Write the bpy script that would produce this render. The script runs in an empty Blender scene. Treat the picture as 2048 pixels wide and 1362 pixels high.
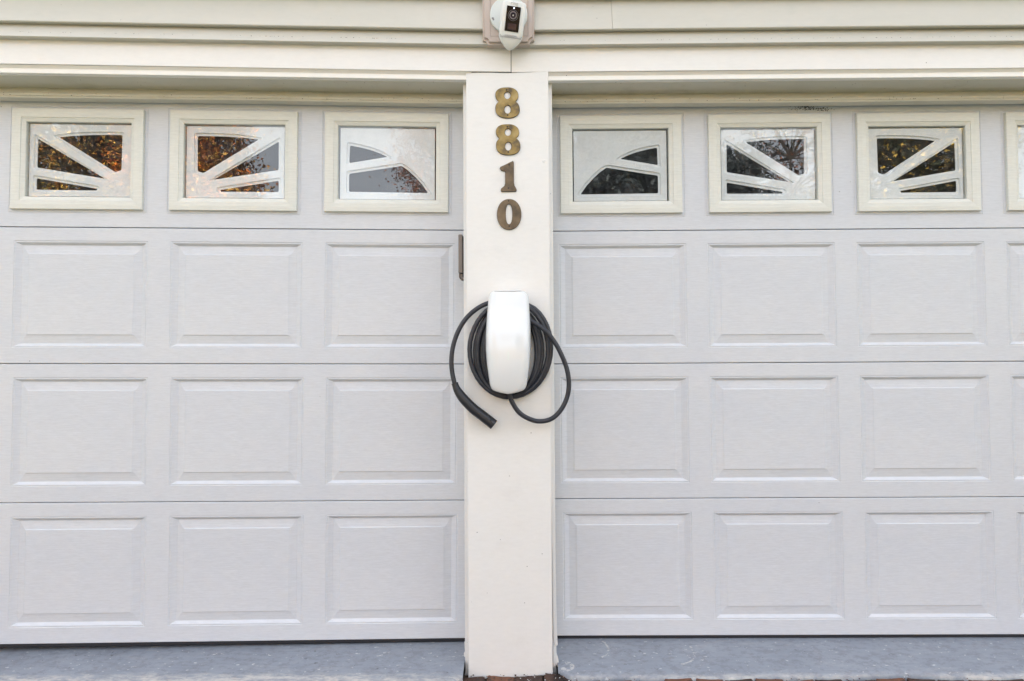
import bpy, bmesh, math, random
from math import radians, sin, cos, pi
from mathutils import Matrix, Vector
random.seed(7)
S = bpy.context.scene
COL = S.collection

# ------------------------------------------------------------------ camera
Rc = (Matrix.Rotation(radians(0.355), 3, 'Z') @ Matrix.Rotation(radians(1.66), 3, 'X')
      @ Matrix.Rotation(radians(0.3345), 3, 'Y'))
cam = bpy.data.objects.new('camera', bpy.data.cameras.new('camera'))
COL.objects.link(cam)
cam.matrix_world = Matrix.Translation((-0.05163, -2.38134, 1.107)) @ (Rc @ Matrix.Rotation(radians(90), 3, 'X')).to_4x4()
cam.data.sensor_width = 36.0
cam.data.lens = 36.0 * 1200 / 2048
cam.data.clip_start = 0.05
cam.data.clip_end = 2000
S.camera = cam

# ------------------------------------------------------------------ light
SUN_EL, SUN_AZ = 32, -16         # low sun behind the house: the front is in open shade, the trees across the road are lit
w = bpy.data.worlds.new('World'); S.world = w; w.use_nodes = True
nt = w.node_tree; bg = nt.nodes['Background']
sky = nt.nodes.new('ShaderNodeTexSky'); sky.sky_type = 'NISHITA'; sky.sun_disc = False
sky.sun_elevation = radians(SUN_EL); sky.sun_rotation = radians(SUN_AZ)
sky.air_density = 1.0; sky.dust_density = 6.0; sky.ozone_density = 1.0
hsv = nt.nodes.new('ShaderNodeHueSaturation'); hsv.inputs['Saturation'].default_value = 0.31
nt.links.new(sky.outputs[0], hsv.inputs['Color']); nt.links.new(hsv.outputs[0], bg.inputs[0])
bg.inputs[1].default_value = 0.15
sd = bpy.data.lights.new('sun', 'SUN'); sd.energy = 3.2; sd.angle = radians(0.5); sd.color = (1, 0.93, 0.82)
so = bpy.data.objects.new('sun', sd); COL.objects.link(so)
so.rotation_euler = (radians(-(90 - SUN_EL)), 0, radians(-SUN_AZ))
so.location = (-3, 12, 10)
S.view_settings.view_transform = 'Standard'
try: S.view_settings.look = 'None'
except Exception: pass
S.view_settings.gamma = 1.0
S.view_settings.use_curve_mapping = False
S.view_settings.exposure = 2.7

# ------------------------------------------------------------------ materials
class NT:
    def __init__(s, name):
        s.m = bpy.data.materials.new(name); s.m.use_nodes = True
        s.t = s.m.node_tree; s.b = s.t.nodes['Principled BSDF']; s.o = s.t.nodes['Material Output']
        s.tc = s.t.nodes.new('ShaderNodeTexCoord')
    def n(s, ty, **kw):
        x = s.t.nodes.new(ty)
        for k, v in kw.items():
            if k in x.inputs.keys(): x.inputs[k].default_value = v
            else: setattr(x, k, v)
        return x
    def l(s, a, b): s.t.links.new(a, b)
    def coord(s, scale=(1, 1, 1), src='Object', loc=(0, 0, 0)):
        mp = s.n('ShaderNodeMapping'); mp.inputs['Scale'].default_value = scale; mp.inputs['Location'].default_value = loc
        s.l(s.tc.outputs[src], mp.inputs['Vector']); return mp.outputs[0]
    def noise(s, scale, detail=4, rough=0.6, vec=None):
        x = s.n('ShaderNodeTexNoise'); x.inputs['Scale'].default_value = scale
        x.inputs['Detail'].default_value = detail; x.inputs['Roughness'].default_value = rough
        if vec is not None: s.l(vec, x.inputs['Vector'])
        return x.outputs['Fac']
    def ramp(s, fac, stops):
        r = s.n('ShaderNodeValToRGB'); e = r.color_ramp.elements
        while len(e) < len(stops): e.new(0.5)
        for i, (p, c) in enumerate(stops):
            e[i].position = p; e[i].color = (c, c, c, 1) if isinstance(c, (int, float)) else (*c, 1)
        s.l(fac, r.inputs[0]); return r.outputs[0]
    def mix(s, fac, a, b, mode='MIX'):
        x = s.n('ShaderNodeMix', data_type='RGBA', blend_type=mode)
        for v, i in ((fac, 0), (a, 6), (b, 7)):
            if hasattr(v, 'links'): s.l(v, x.inputs[i])
            elif i == 0: x.inputs[0].default_value = v
            else: x.inputs[i].default_value = (*v, 1) if len(v) == 3 else v
        return x.outputs[2]
    def math(s, op, a, b=0.0):
        x = s.n('ShaderNodeMath', operation=op)
        for v, i in ((a, 0), (b, 1)):
            if hasattr(v, 'links'): s.l(v, x.inputs[i])
            else: x.inputs[i].default_value = v
        return x.outputs[0]
    def bump(s, h, strength, dist, prev=None):
        b = s.n('ShaderNodeBump'); b.inputs['Strength'].default_value = strength; b.inputs['Distance'].default_value = dist
        s.l(h, b.inputs['Height'])
        if prev is not None: s.l(prev, b.inputs['Normal'])
        return b.outputs[0]
    def done(s, col=None, rough=0.5, normal=None, metal=0.0, spec=None):
        if col is not None:
            if hasattr(col, 'links'): s.l(col, s.b.inputs['Base Color'])
            else: s.b.inputs['Base Color'].default_value = (*col, 1)
        if hasattr(rough, 'links'): s.l(rough, s.b.inputs['Roughness'])
        else: s.b.inputs['Roughness'].default_value = rough
        s.b.inputs['Metallic'].default_value = metal
        if spec is not None: s.b.inputs['Specular IOR Level'].default_value = spec
        if normal is not None: s.l(normal, s.b.inputs['Normal'])
        return s.m

def painted(name, base, tint, grain=0.0, graind=0.0006, dirt=0.35, rough=0.5, specks=True, dirtcol=(0.30, 0.27, 0.22), streak=(1.2, 1.2, 1.2)):
    """weathered paint: faint blotches, a few dark specks, optional wood-grain relief running along x"""
    s = NT(name)
    blot = s.ramp(s.noise(2.2, 5, 0.6, s.coord(streak)), [(0.3, 0), (0.75, 1)])
    c = s.mix(blot, base, tint)
    n = None
    if grain:
        g1 = s.noise(1.0, 6, 0.72, s.coord((17, 17, 165)))
        g2 = s.noise(1.0, 4, 0.6, s.coord((45, 45, 330)))
        g = s.math('ADD', s.math('MULTIPLY', g1, 0.65), s.math('MULTIPLY', g2, 0.35))
        gc = s.ramp(g, [(0.33, 0.90), (0.5, 0.985), (0.64, 1.05)])
        c = s.mix(1.0, c, gc, 'MULTIPLY')
        n = s.bump(g, grain, graind)
    else:
        g = s.noise(1.0, 5, 0.65, s.coord((30, 30, 90)))
        c = s.mix(1.0, c, s.ramp(g, [(0.3, 0.965), (0.65, 1.0)]), 'MULTIPLY')
        n = s.bump(s.noise(60, 4, 0.6, s.coord((1, 1, 2.5))), 0.12, 0.0008)
    d = s.ramp(s.noise(1.0, 6, 0.7, s.coord((7, 7, 11), loc=(3, 1, 2))), [(0.56, 0), (0.80, dirt)])
    c = s.mix(d, c, dirtcol)
    if specks:
        v = s.n('ShaderNodeTexVoronoi'); v.inputs['Scale'].default_value = 26; s.l(s.coord(), v.inputs['Vector'])
        keep = s.noise(9.0, 2, 0.5, s.coord(loc=(5, 5, 5)))
        m = s.math('MULTIPLY', s.ramp(v.outputs['Distance'], [(0.035, 1), (0.06, 0)]), s.ramp(keep, [(0.60, 0), (0.64, 0.8)]))
        c = s.mix(m, c, (0.06, 0.055, 0.05))
    return s.done(c, rough, n)

M = {}
M['door'] = painted('door_paint', (0.575, 0.600, 0.648), (0.620, 0.636, 0.664), grain=0.8, dirt=0.06, rough=0.5)
M['cream'] = painted('cream_trim_paint', (0.75, 0.745, 0.728), (0.78, 0.775, 0.76), dirt=0.10, rough=0.5)
M['frieze'] = painted('frieze_paint', (0.77, 0.755, 0.73), (0.80, 0.785, 0.765), dirt=0.08, rough=0.45)
M['siding'] = painted('siding_vinyl', (0.50, 0.483, 0.418), (0.555, 0.535, 0.475), dirt=0.30, rough=0.45, dirtcol=(0.38, 0.40, 0.33), streak=(0.6, 1, 3))
M['soffit'] = painted('soffit_paint', (0.60, 0.585, 0.50), (0.64, 0.61, 0.53), dirt=0.35, rough=0.55, dirtcol=(0.36, 0.32, 0.2))
M['winframe'] = painted('window_frame_plastic', (0.65, 0.655, 0.605), (0.69, 0.695, 0.65), grain=0.25, dirt=0.06, rough=0.5)
M['white'] = painted('white_casing_paint', (0.84, 0.82, 0.78), (0.86, 0.845, 0.81), dirt=0.05, rough=0.45)
M['insert'] = painted('insert_plastic', (0.73, 0.74, 0.755), (0.78, 0.79, 0.80), dirt=0.08, rough=0.45, specks=False)
M['dark'] = NT('dark_gap').done((0.01, 0.01, 0.012), 0.9)
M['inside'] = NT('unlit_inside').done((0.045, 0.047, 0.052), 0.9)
M['seal'] = NT('black_rubber').done((0.022, 0.022, 0.026), 0.6)
M['screw'] = NT('dark_screw').done((0.015, 0.011, 0.009), 0.6)

def mk_glass():
    s = NT('window_glass')
    tr = s.n('ShaderNodeBsdfTransparent'); tr.inputs[0].default_value = (0.93, 0.95, 0.95, 1)
    gl = s.n('ShaderNodeBsdfGlossy'); gl.inputs['Roughness'].default_value = 0.0
    wob = s.noise(2.0, 2, 0.5, s.coord()); nb = s.bump(wob, 0.25, 0.004)
    s.l(nb, gl.inputs['Normal'])
    # double pane reflectance, the same from either side
    geo = s.n('ShaderNodeNewGeometry'); dot = s.n('ShaderNodeVectorMath', operation='DOT_PRODUCT')
    s.l(geo.outputs['Incoming'], dot.inputs[0]); s.l(geo.outputs['Normal'], dot.inputs[1])
    k = s.math('SUBTRACT', 1.0, s.math('ABSOLUTE', dot.outputs['Value']))
    fr = s.math('ADD', 0.10, s.math('MULTIPLY', s.math('POWER', k, 5.0), 0.8))
    # a film of dust and dried spots on the glass
    df = s.n('ShaderNodeBsdfDiffuse'); df.inputs[0].default_value = (0.55, 0.56, 0.57, 1)
    film = s.ramp(s.noise(1.0, 6, 0.75, s.coord((9, 9, 9), loc=(1, 4, 2))), [(0.45, 0.015), (0.8, 0.12)])
    m1 = s.n('ShaderNodeMixShader'); s.l(film, m1.inputs[0]); s.l(tr.outputs[0], m1.inputs[1]); s.l(df.outputs[0], m1.inputs[2])
    m2 = s.n('ShaderNodeMixShader'); s.l(fr, m2.inputs[0]); s.l(m1.outputs[0], m2.inputs[1]); s.l(gl.outputs[0], m2.inputs[2])
    s.l(m2.outputs[0], s.o.inputs[0]); return s.m
M['glass'] = mk_glass()

def mk_concrete():
    s = NT('blue_grey_painted_concrete')
    c = s.mix(s.ramp(s.noise(5, 6, 0.6, s.coord()), [(0.3, 0), (0.7, 1)]), (0.215, 0.235, 0.272), (0.295, 0.318, 0.358))
    # brush streaks along the door
    c = s.mix(0.45, c, s.ramp(s.noise(1, 5, 0.7, s.coord((5, 90, 5))), [(0.3, (0.215, 0.235, 0.272)), (0.7, (0.29, 0.312, 0.352))]))
    c = s.mix(s.ramp(s.noise(30, 6, 0.75, s.coord((1, 1.6, 1), loc=(7, 2, 1))), [(0.40, 0.45), (0.52, 0)]), c, (0.15, 0.155, 0.175))
    c = s.mix(s.ramp(s.noise(3.5, 5, 0.7, s.coord((1, 4, 1), loc=(1, 2, 6))), [(0.56, 0), (0.74, 0.35)]), c, (0.42, 0.43, 0.45))
    sp = s.ramp(s.noise(46, 3, 0.6, s.coord((1, 2, 1))), [(0.665, 0), (0.70, 0.7)])
    c = s.mix(sp, c, (0.62, 0.62, 0.62))
    sp2 = s.ramp(s.noise(38, 3, 0.6, s.coord(loc=(4, 9, 3))), [(0.675, 0), (0.73, 0.75)])
    c = s.mix(sp2, c, (0.09, 0.095, 0.11))
    # two curved pale scrapes and a chipped patch beside the pillar foot
    def scrape(cx, cy, rad, wdt, a0, a1, c):
        sp3 = s.n('ShaderNodeSeparateXYZ'); s.l(s.tc.outputs['Object'], sp3.inputs[0])
        dx = s.math('SUBTRACT', sp3.outputs[0], cx); dy = s.math('SUBTRACT', sp3.outputs[1], cy)
        ln = s.math('SQRT', s.math('ADD', s.math('MULTIPLY', dx, dx), s.math('MULTIPLY', dy, dy)))
        jit = s.math('MULTIPLY', s.math('SUBTRACT', s.noise(60, 3, 0.6, s.coord()), 0.5), 0.012)
        d_ = s.math('ABSOLUTE', s.math('ADD', s.math('SUBTRACT', ln, rad), jit))
        on = s.ramp(s.math('DIVIDE', d_, wdt), [(0.6, 1), (1.0, 0)])
        an = s.math('ARCTAN2', dy, dx)
        ok = s.math('MULTIPLY', s.math('GREATER_THAN', an, a0), s.math('LESS_THAN', an, a1))
        br = s.ramp(s.noise(75, 4, 0.7, s.coord()), [(0.47, 0), (0.56, 0.6)])
        return s.mix(s.math('MULTIPLY', s.math('MULTIPLY', on, ok), br), c, (0.60, 0.58, 0.55))
    c = scrape(0.225, -0.045, 0.070, 0.0045, -1.0, 0.7, c)
    c = scrape(0.538, -0.070, 0.078, 0.0050, -1.45, 0.5, c)
    c = scrape(0.130, -0.155, 0.018, 0.0100, -3.0, 1.9, c)
    # worn pale front lip
    sep = s.n('ShaderNodeSeparateXYZ'); s.l(s.tc.outputs['Object'], sep.inputs[0])
    e = s.math('ADD', sep.outputs[1], s.math('MULTIPLY', s.noise(9, 4, 0.7, s.coord()), 0.05))
    wear = s.ramp(s.math('MULTIPLY', s.math('ADD', e, 0.3), 4.0), [(0.40, 1), (0.52, 0)])
    c = s.mix(s.math('MULTIPLY', wear, s.ramp(s.noise(22, 5, 0.7, s.coord((1, 3, 1))), [(0.42, 0.15), (0.6, 1)])), c, (0.50, 0.48, 0.45))
    n = s.bump(s.noise(24, 6, 0.65, s.coord((1, 2, 1))), 0.35, 0.004)
    return s.done(c, 0.5, n)
M['concrete'] = mk_concrete()

def mk_brick(name, a, b):
    s = NT(name)
    c = s.mix(s.ramp(s.noise(14, 6, 0.65, s.coord()), [(0.35, 0), (0.65, 1)]), a, b)
    c = s.mix(s.ramp(s.noise(40, 4, 0.7, s.coord(loc=(2, 3, 4))), [(0.55, 0), (0.68, 0.8)]), c, (0.03, 0.025, 0.02))
    return s.done(c, 0.85, s.bump(s.noise(60, 6, 0.7, s.coord()), 0.6, 0.004))
M['brick'] = mk_brick('worn_red_brick', (0.10, 0.042, 0.026), (0.05, 0.028, 0.02))
M['brick2'] = mk_brick('dark_brown_brick', (0.06, 0.035, 0.025), (0.19, 0.075, 0.04))
M['soil'] = mk_brick('damp_joint_soil', (0.05, 0.035, 0.025), (0.09, 0.06, 0.045))

def mk_brass(name, dark, mid, lite, aged):
    s = NT(name)
    f = s.noise(22, 5, 0.6, s.coord(loc=(aged * 3, 1, 0)))
    c = s.ramp(f, [(0.36, dark), (0.5, mid), (0.64, lite)])
    # darker rim where the bevel is
    geo = s.n('ShaderNodeNewGeometry'); 
    r = s.ramp(s.noise(60, 3, 0.5, s.coord()), [(0.3, 0.32), (0.7, 0.55)])
    return s.done(c, r, s.bump(s.noise(90, 4, 0.6, s.coord()), 0.2, 0.0006), metal=0.55)
M['brass'] = mk_brass('aged_brass', (0.10, 0.075, 0.045), (0.25, 0.175, 0.06), (0.34, 0.25, 0.10), 1)
M['bronze'] = mk_brass('brown_tarnished_brass', (0.09, 0.068, 0.045), (0.145, 0.105, 0.064), (0.185, 0.138, 0.088), 2)
M['rim'] = NT('dark_edge').done((0.028, 0.020, 0.013), 0.5, metal=0.4)

def mk_gloss():
    s = NT('gloss_white_plastic'); s.b.inputs['Coat Weight'].default_value = 1.0; s.b.inputs['Coat Roughness'].default_value = 0.015
    s.b.inputs['Coat IOR'].default_value = 1.45
    return s.done((0.72, 0.735, 0.74), 0.3)
M['gloss'] = mk_gloss()
def mk_rubber():
    s = NT('charcoal_cable_rubber')
    c = s.mix(s.ramp(s.noise(30, 5, 0.7, s.coord()), [(0.35, 0), (0.75, 1)]), (0.011, 0.013, 0.021), (0.030, 0.034, 0.046))
    return s.done(c, 0.42, spec=0.55, normal=s.bump(s.noise(120, 3, 0.6, s.coord()), 0.15, 0.0005))
M['cable'] = mk_rubber()
def mk_handle():
    s = NT('black_handle_plastic')
    c = s.mix(s.ramp(s.noise(70, 4, 0.7, s.coord()), [(0.66, 0), (0.70, 1)]), (0.016, 0.017, 0.022), (0.2, 0.2, 0.21))
    return s.done(c, 0.36)
M['handle'] = mk_handle()
M['camwhite'] = NT('camera_white_plastic').done((0.72, 0.73, 0.71), 0.4)
M['camdisc'] = NT('base_plate_plastic').done((0.60, 0.63, 0.61), 0.45)
M['camblack'] = NT('black_gloss_panel').done((0.004, 0.004, 0.006), 0.2, spec=0.2)
M['lens'] = NT('lens_glass').done((0.015, 0.015, 0.03), 0.05)
M['lensring'] = NT('lens_ring').done((0.14, 0.13, 0.15), 0.3)
M['grille'] = NT('grille_grey').done((0.22, 0.22, 0.24), 0.6)
M['print'] = NT('pale_grey_print_and_glint').done((0.46, 0.46, 0.45), 0.5)
M['tan'] = painted('tan_block_vinyl', (0.46, 0.385, 0.335), (0.50, 0.42, 0.37), dirt=0.2, rough=0.5, specks=False)
M['keypad'] = painted('taupe_plastic', (0.175, 0.145, 0.125), (0.20, 0.17, 0.15), dirt=0.2, rough=0.5, specks=False)
def mk_emit(name, col, st):
    s = NT(name); s.b.inputs['Emission Color'].default_value = (*col, 1); s.b.inputs['Emission Strength'].default_value = st
    return s.done((0.6, 0.7, 0.65), 0.4)
M['led'] = mk_emit('status_light', (0.75, 1.0, 0.88), 0.07)
M['camled'] = mk_emit('camera_light', (0.75, 0.8, 1.0), 0.25)
def mk_bark():
    s = NT('bark')
    c = s.ramp(s.noise(1, 5, 0.6, s.coord((9, 9, 2))), [(0.3, (0.03, 0.024, 0.02)), (0.7, (0.10, 0.085, 0.07))])
    return s.done(c, 0.9)
M['bark'] = mk_bark()
def mk_leaf(name, cols, sc=1.3):
    s = NT(name)
    geo = s.n('ShaderNodeNewGeometry')
    f1 = s.noise(sc, 3, 0.6, s.coord())
    f = s.math('ADD', s.math('MULTIPLY', s.math('SUBTRACT', f1, 0.5), 2.2), geo.outputs['Random Per Island'])
    k = len(cols)
    c = s.ramp(f, [(0.05 + 0.9 * i / (k - 1), cols[i]) for i in range(k)])
    m = s.done(c, 0.6)
    tr = s.n('ShaderNodeBsdfTranslucent'); s.l(c, tr.inputs[0])
    mx = s.n('ShaderNodeMixShader'); mx.inputs[0].default_value = 0.12
    s.l(s.b.outputs[0], mx.inputs[1]); s.l(tr.outputs[0], mx.inputs[2]); s.l(mx.outputs[0], s.o.inputs[0])
    return m
M['leaf_mix'] = mk_leaf('brown_gold_leaves', [(0.02, 0.022, 0.01), (0.10, 0.05, 0.015), (0.55, 0.22, 0.03), (0.05, 0.045, 0.015), (0.22, 0.18, 0.04), (0.78, 0.48, 0.08)])
M['leaf_orange'] = mk_leaf('orange_red_leaves', [(0.06, 0.03, 0.01), (0.45, 0.13, 0.02), (0.10, 0.06, 0.02), (0.70, 0.40, 0.06), (0.75, 0.21, 0.025)])
M['leaf_red'] = mk_leaf('rusty_leaves', [(0.12, 0.04, 0.02), (0.25, 0.08, 0.03), (0.16, 0.07, 0.03)])
M['leaf_dark'] = mk_leaf('evergreen_leaves', [(0.020, 0.027, 0.034), (0.045, 0.060, 0.062), (0.03, 0.042, 0.048)])
M['leaf_gold'] = mk_leaf('green_gold_leaves', [(0.02, 0.03, 0.012), (0.035, 0.045, 0.015), (0.06, 0.04, 0.015), (0.55, 0.36, 0.05)])
M['lawn'] = mk_leaf('lawn_grass', [(0.04, 0.06, 0.02), (0.07, 0.09, 0.03)])
def mk_drive():
    s = NT('worn_driveway')
    c = s.mix(s.ramp(s.noise(3, 8, 0.7, s.coord()), [(0.3, 0), (0.7, 1)]), (0.085, 0.082, 0.078), (0.125, 0.118, 0.108))
    return s.done(c, 0.9, s.bump(s.noise(90, 4, 0.6, s.coord()), 0.4, 0.004))
M['drive'] = mk_drive()

# ------------------------------------------------------------------ helpers
def tag(o, label=None, cat=None, group=None, kind=None):
    if label: o['label'] = label
    if cat: o['category'] = cat
    if group: o['group'] = group
    if kind: o['kind'] = kind
    return o
def empty(name, label, cat, loc=(0, 0, 0), group=None, mat=None):
    o = bpy.data.objects.new(name, None); COL.objects.link(o)
    o.matrix_world = mat if mat is not None else Matrix.Translation(loc)
    o.empty_display_size = 0.1
    return tag(o, label, cat, group)
def obj(name, me, mat, parent=None, loc=None, mtx=None, smooth=False):
    """links a mesh; its coordinates are world ones unless loc / mtx (local to the parent) is given"""
    if isinstance(me, tuple):
        m = bpy.data.meshes.new(name); m.from_pydata(me[0], [], me[1]); m.update(); me = m
    elif isinstance(me, bmesh.types.BMesh):
        m = bpy.data.meshes.new(name); me.to_mesh(m); me.free(); me = m
    if mat is not None and not me.materials: me.materials.append(mat)
    if smooth:
        me.polygons.foreach_set('use_smooth', [True] * len(me.polygons))
    o = bpy.data.objects.new(name, me); COL.objects.link(o)
    if parent is not None: o.parent = parent
    if mtx is not None: o.matrix_local = mtx
    elif loc is not None: o.location = loc
    return o
def recalc(bm):
    bmesh.ops.recalc_face_normals(bm, faces=bm.faces[:]); return bm
def box(x0, x1, y0, y1, z0, z1, bev=0.0, seg=1, bm=None):
    b = bmesh.new()
    bmesh.ops.create_cube(b, size=1.0)
    for v in b.verts:
        v.co = Vector((x0 + (v.co.x + .5) * (x1 - x0), y0 + (v.co.y + .5) * (y1 - y0), z0 + (v.co.z + .5) * (z1 - z0)))
    if bev: bmesh.ops.bevel(b, geom=b.edges[:], offset=bev, segments=seg, affect='EDGES', profile=0.5)
    if bm is not None:
        m = bpy.data.meshes.new('t'); b.to_mesh(m); b.free(); bm.from_mesh(m); bpy.data.meshes.remove(m); return bm
    return b
def prism_x(profile, x0, x1, cuts=1, wav=None):
    """extrude a (y,z) profile along x; wav(x) -> (dy,dz) gives slight waviness"""
    n = len(profile); vs = []; fs = []
    for i in range(cuts + 1):
        x = x0 + (x1 - x0) * i / cuts
        dy, dz = wav(x) if wav else (0, 0)
        vs += [(x, y + dy, z + dz) for y, z in profile]
    for i in range(cuts):
        for k in range(n):
            a = i * n + k; b = i * n + (k + 1) % n
            fs.append((a, b, b + n, a + n))
    fs.append(tuple(range(n))[::-1]); fs.append(tuple(cuts * n + k for k in range(n)))
    bm = bmesh.new()
    V = [bm.verts.new(v) for v in vs]
    for f in fs: bm.faces.new([V[i] for i in f])
    return recalc(bm)
def tube(pts, rad, seg=12, closed_ends=True, square=None):
    """swept tube; rad a number or a list"""
    P = [Vector(p) for p in pts]; n = len(P)
    R = rad if isinstance(rad, (list, tuple)) else [rad] * n
    vs = []; fs = []
    T = [(P[min(i + 1, n - 1)] - P[max(i - 1, 0)]).normalized() for i in range(n)]
    ref = Vector((0, 1, 0)) if abs(T[0].y) < 0.9 else Vector((1, 0, 0))
    N = (ref - T[0] * ref.dot(T[0])).normalized()
    for i in range(n):
        N = (N - T[i] * N.dot(T[i])).normalized(); B = T[i].cross(N)
        for k in range(seg):
            a = 2 * pi * k / seg
            vs.append(tuple(P[i] + (N * cos(a) + B * sin(a)) * R[i]))
    for i in range(n - 1):
        for k in range(seg):
            a = i * seg + k; b = i * seg + (k + 1) % seg
            fs.append((a, b, b + seg, a + seg))
    if closed_ends:
        fs.append(tuple(range(seg))[::-1]); fs.append(tuple((n - 1) * seg + k for k in range(seg)))
    return vs, fs
def join(parts):
    vs = []; fs = []
    for v, f in parts:
        o = len(vs); vs += v; fs += [tuple(i + o for i in q) for q in f]
    return vs, fs
def smooth_pts(P, sub=6):
    P = [Vector(p) for p in P]; out = []
    for i in range(len(P) - 1):
        p0 = P[max(i - 1, 0)]; p1 = P[i]; p2 = P[i + 1]; p3 = P[min(i + 2, len(P) - 1)]
        for k in range(sub):
            t = k / sub
            out.append(0.5 * ((2 * p1) + (-p0 + p2) * t + (2 * p0 - 5 * p1 + 4 * p2 - p3) * t * t + (-p0 + 3 * p1 - 3 * p2 + p3) * t ** 3))
    out.append(P[-1]); return out
def flat(loops, ext=0.002, bev=0.0, res=2):
    """filled 2D shape (outer loop, hole loops) in x,z facing -y; returns a mesh centred on y=0"""
    cu = bpy.data.curves.new('t', 'CURVE'); cu.dimensions = '2D'; cu.fill_mode = 'BOTH'
    cu.extrude = ext; cu.bevel_depth = bev; cu.bevel_resolution = res
    for lp in loops:
        sp = cu.splines.new('POLY'); sp.points.add(len(lp) - 1); sp.use_cyclic_u = True
        for i, (x, z) in enumerate(lp): sp.points[i].co = (x, z, 0, 1)
    o = bpy.data.objects.new('t', cu); COL.objects.link(o)
    dg = bpy.context.evaluated_depsgraph_get(); dg.update()
    me = bpy.data.meshes.new_from_object(o.evaluated_get(dg))
    bpy.data.objects.remove(o); bpy.data.curves.remove(cu)
    me.transform(Matrix(((1, 0, 0, 0), (0, 0, -1, 0), (0, 1, 0, 0), (0, 0, 0, 1))))
    me.materials.clear()
    return me
def ell(cx, cz, rx, rz, n=40, e=2.0):
    out = []
    for i in range(n):
        a = 2 * pi * i / n; c, s_ = cos(a), sin(a)
        out.append((cx + rx * abs(c) ** (2 / e) * (1 if c >= 0 else -1), cz + rz * abs(s_) ** (2 / e) * (1 if s_ >= 0 else -1)))
    return out
def offset_poly(P, d):
    """outward offset of a convex polygon"""
    n = len(P); A = sum(P[i][0] * P[(i + 1) % n][1] - P[(i + 1) % n][0] * P[i][1] for i in range(n))
    sg = 1 if A > 0 else -1; out = []
    for i in range(n):
        p0, p1, p2 = Vector(P[i - 1]), Vector(P[i]), Vector(P[(i + 1) % n])
        e1 = (p1 - p0).normalized(); e2 = (p2 - p1).normalized()
        n1 = Vector((e1.y, -e1.x)) * sg; n2 = Vector((e2.y, -e2.x)) * sg
        b = (n1 + n2); L = b.length
        if L < 1e-6: out.append(tuple(p1 + n1 * d)); continue
        b /= L; k = min(1 / max(b.dot(n1), 0.2), 2.2)
        out.append(tuple(p1 + b * d * k))
    return out
def round_poly(P, r, k=4):
    out = []; n = len(P)
    for i in range(n):
        p0, p1, p2 = Vector(P[i - 1]), Vector(P[i]), Vector(P[(i + 1) % n])
        a = min(r, (p0 - p1).length * .4); b = min(r, (p2 - p1).length * .4)
        s_ = p1 + (p0 - p1).normalized() * a; e = p1 + (p2 - p1).normalized() * b
        for j in range(k + 1):
            t = j / k; out.append(tuple((1 - t) ** 2 * s_ + 2 * t * (1 - t) * p1 + t * t * e))
    return out

# left half of the front is a touch off square with the right half
LM = Matrix.Rotation(radians(2.14), 4, 'Z') @ Matrix.Rotation(radians(0.4), 4, 'Y')
ID = Matrix.Identity(4)
SEAM = -0.063

# ------------------------------------------------------------------ ground
def sheet(name, pts, mat, z=None):
    o = obj(name, (pts, [tuple(range(len(pts)))]), mat); return tag(o, kind='structure')
sheet('lawn', [(-600, -600, -0.16), (600, -600, -0.16), (600, 600, -0.16), (-600, 600, -0.16)], M['lawn'])
sheet('driveway', [(-4.2, -14, -0.14), (4.2, -14, -0.14), (4.2, -0.42, -0.075), (-4.2, -0.42, -0.075)], M['drive'])
sheet('brick_bedding', [(-4.2, -0.60, -0.073), (4.2, -0.60, -0.073), (4.2, 0.35, -0.062), (-4.2, 0.35, -0.062)], M['soil'])

def sill(x0, x1, M4, name):
    # painted concrete threshold: slopes gently to a worn, wavering front lip
    NX = int((x1 - x0) / 0.012); ys = [0.40, 0.02, -0.03, -0.08, -0.13, -0.17, -0.20, -0.215, -0.222, -0.224]
    vs = []; fs = []
    rnd = random.Random(3 if x0 > 0 else 5)
    ph = [rnd.uniform(0, 6) for _ in range(6)]
    for i in range(NX + 1):
        x = x0 + (x1 - x0) * i / NX
        wv = 0.0035 * sin(x * 5.1 + ph[0]) + 0.0022 * sin(x * 13 + ph[1]) + 0.0012 * sin(x * 37 + ph[2]) + 0.0008 * sin(x * 91 + ph[3])
        back = 0
        if x0 > 0: yy_off = 0.007
        else: yy_off = 0
        if x0 > 0: back = 0.05 * max(0, 1 - (x - x0) / 0.055) ** 1.3
        for j, y in enumerate(ys):
            yy = y + (wv * 2.2 + back + yy_off) * max(0, (-y - 0.08) / 0.14)
            if x0 < 0: yy -= 0.050 * max(0, (-y - 0.08) / 0.14) * min(1, (x1 - x) / 0.05)
            z = -0.0002 if y > 0 else y * 0.115
            z += 0.0010 * sin(x * 3 + ph[4]) * (y < 0)
            if j == 7: z -= 0.0025
            if j == 8: z -= 0.007
            if j == 9: z = -0.075
            vs.append(tuple(M4 @ Vector((x, yy, z))))
    n = len(ys)
    for i in range(NX):
        for j in range(n - 1):
            a = i * n + j; fs.append((a, a + 1, a + 1 + n, a + n))
    o = obj(name, (vs, fs), M['concrete'], smooth=True); return tag(o, kind='structure')
sill(-2.9, -0.2475, ID, 'concrete_sill')
sill(0.0955, 2.7, ID, 'concrete_sill')

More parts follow.
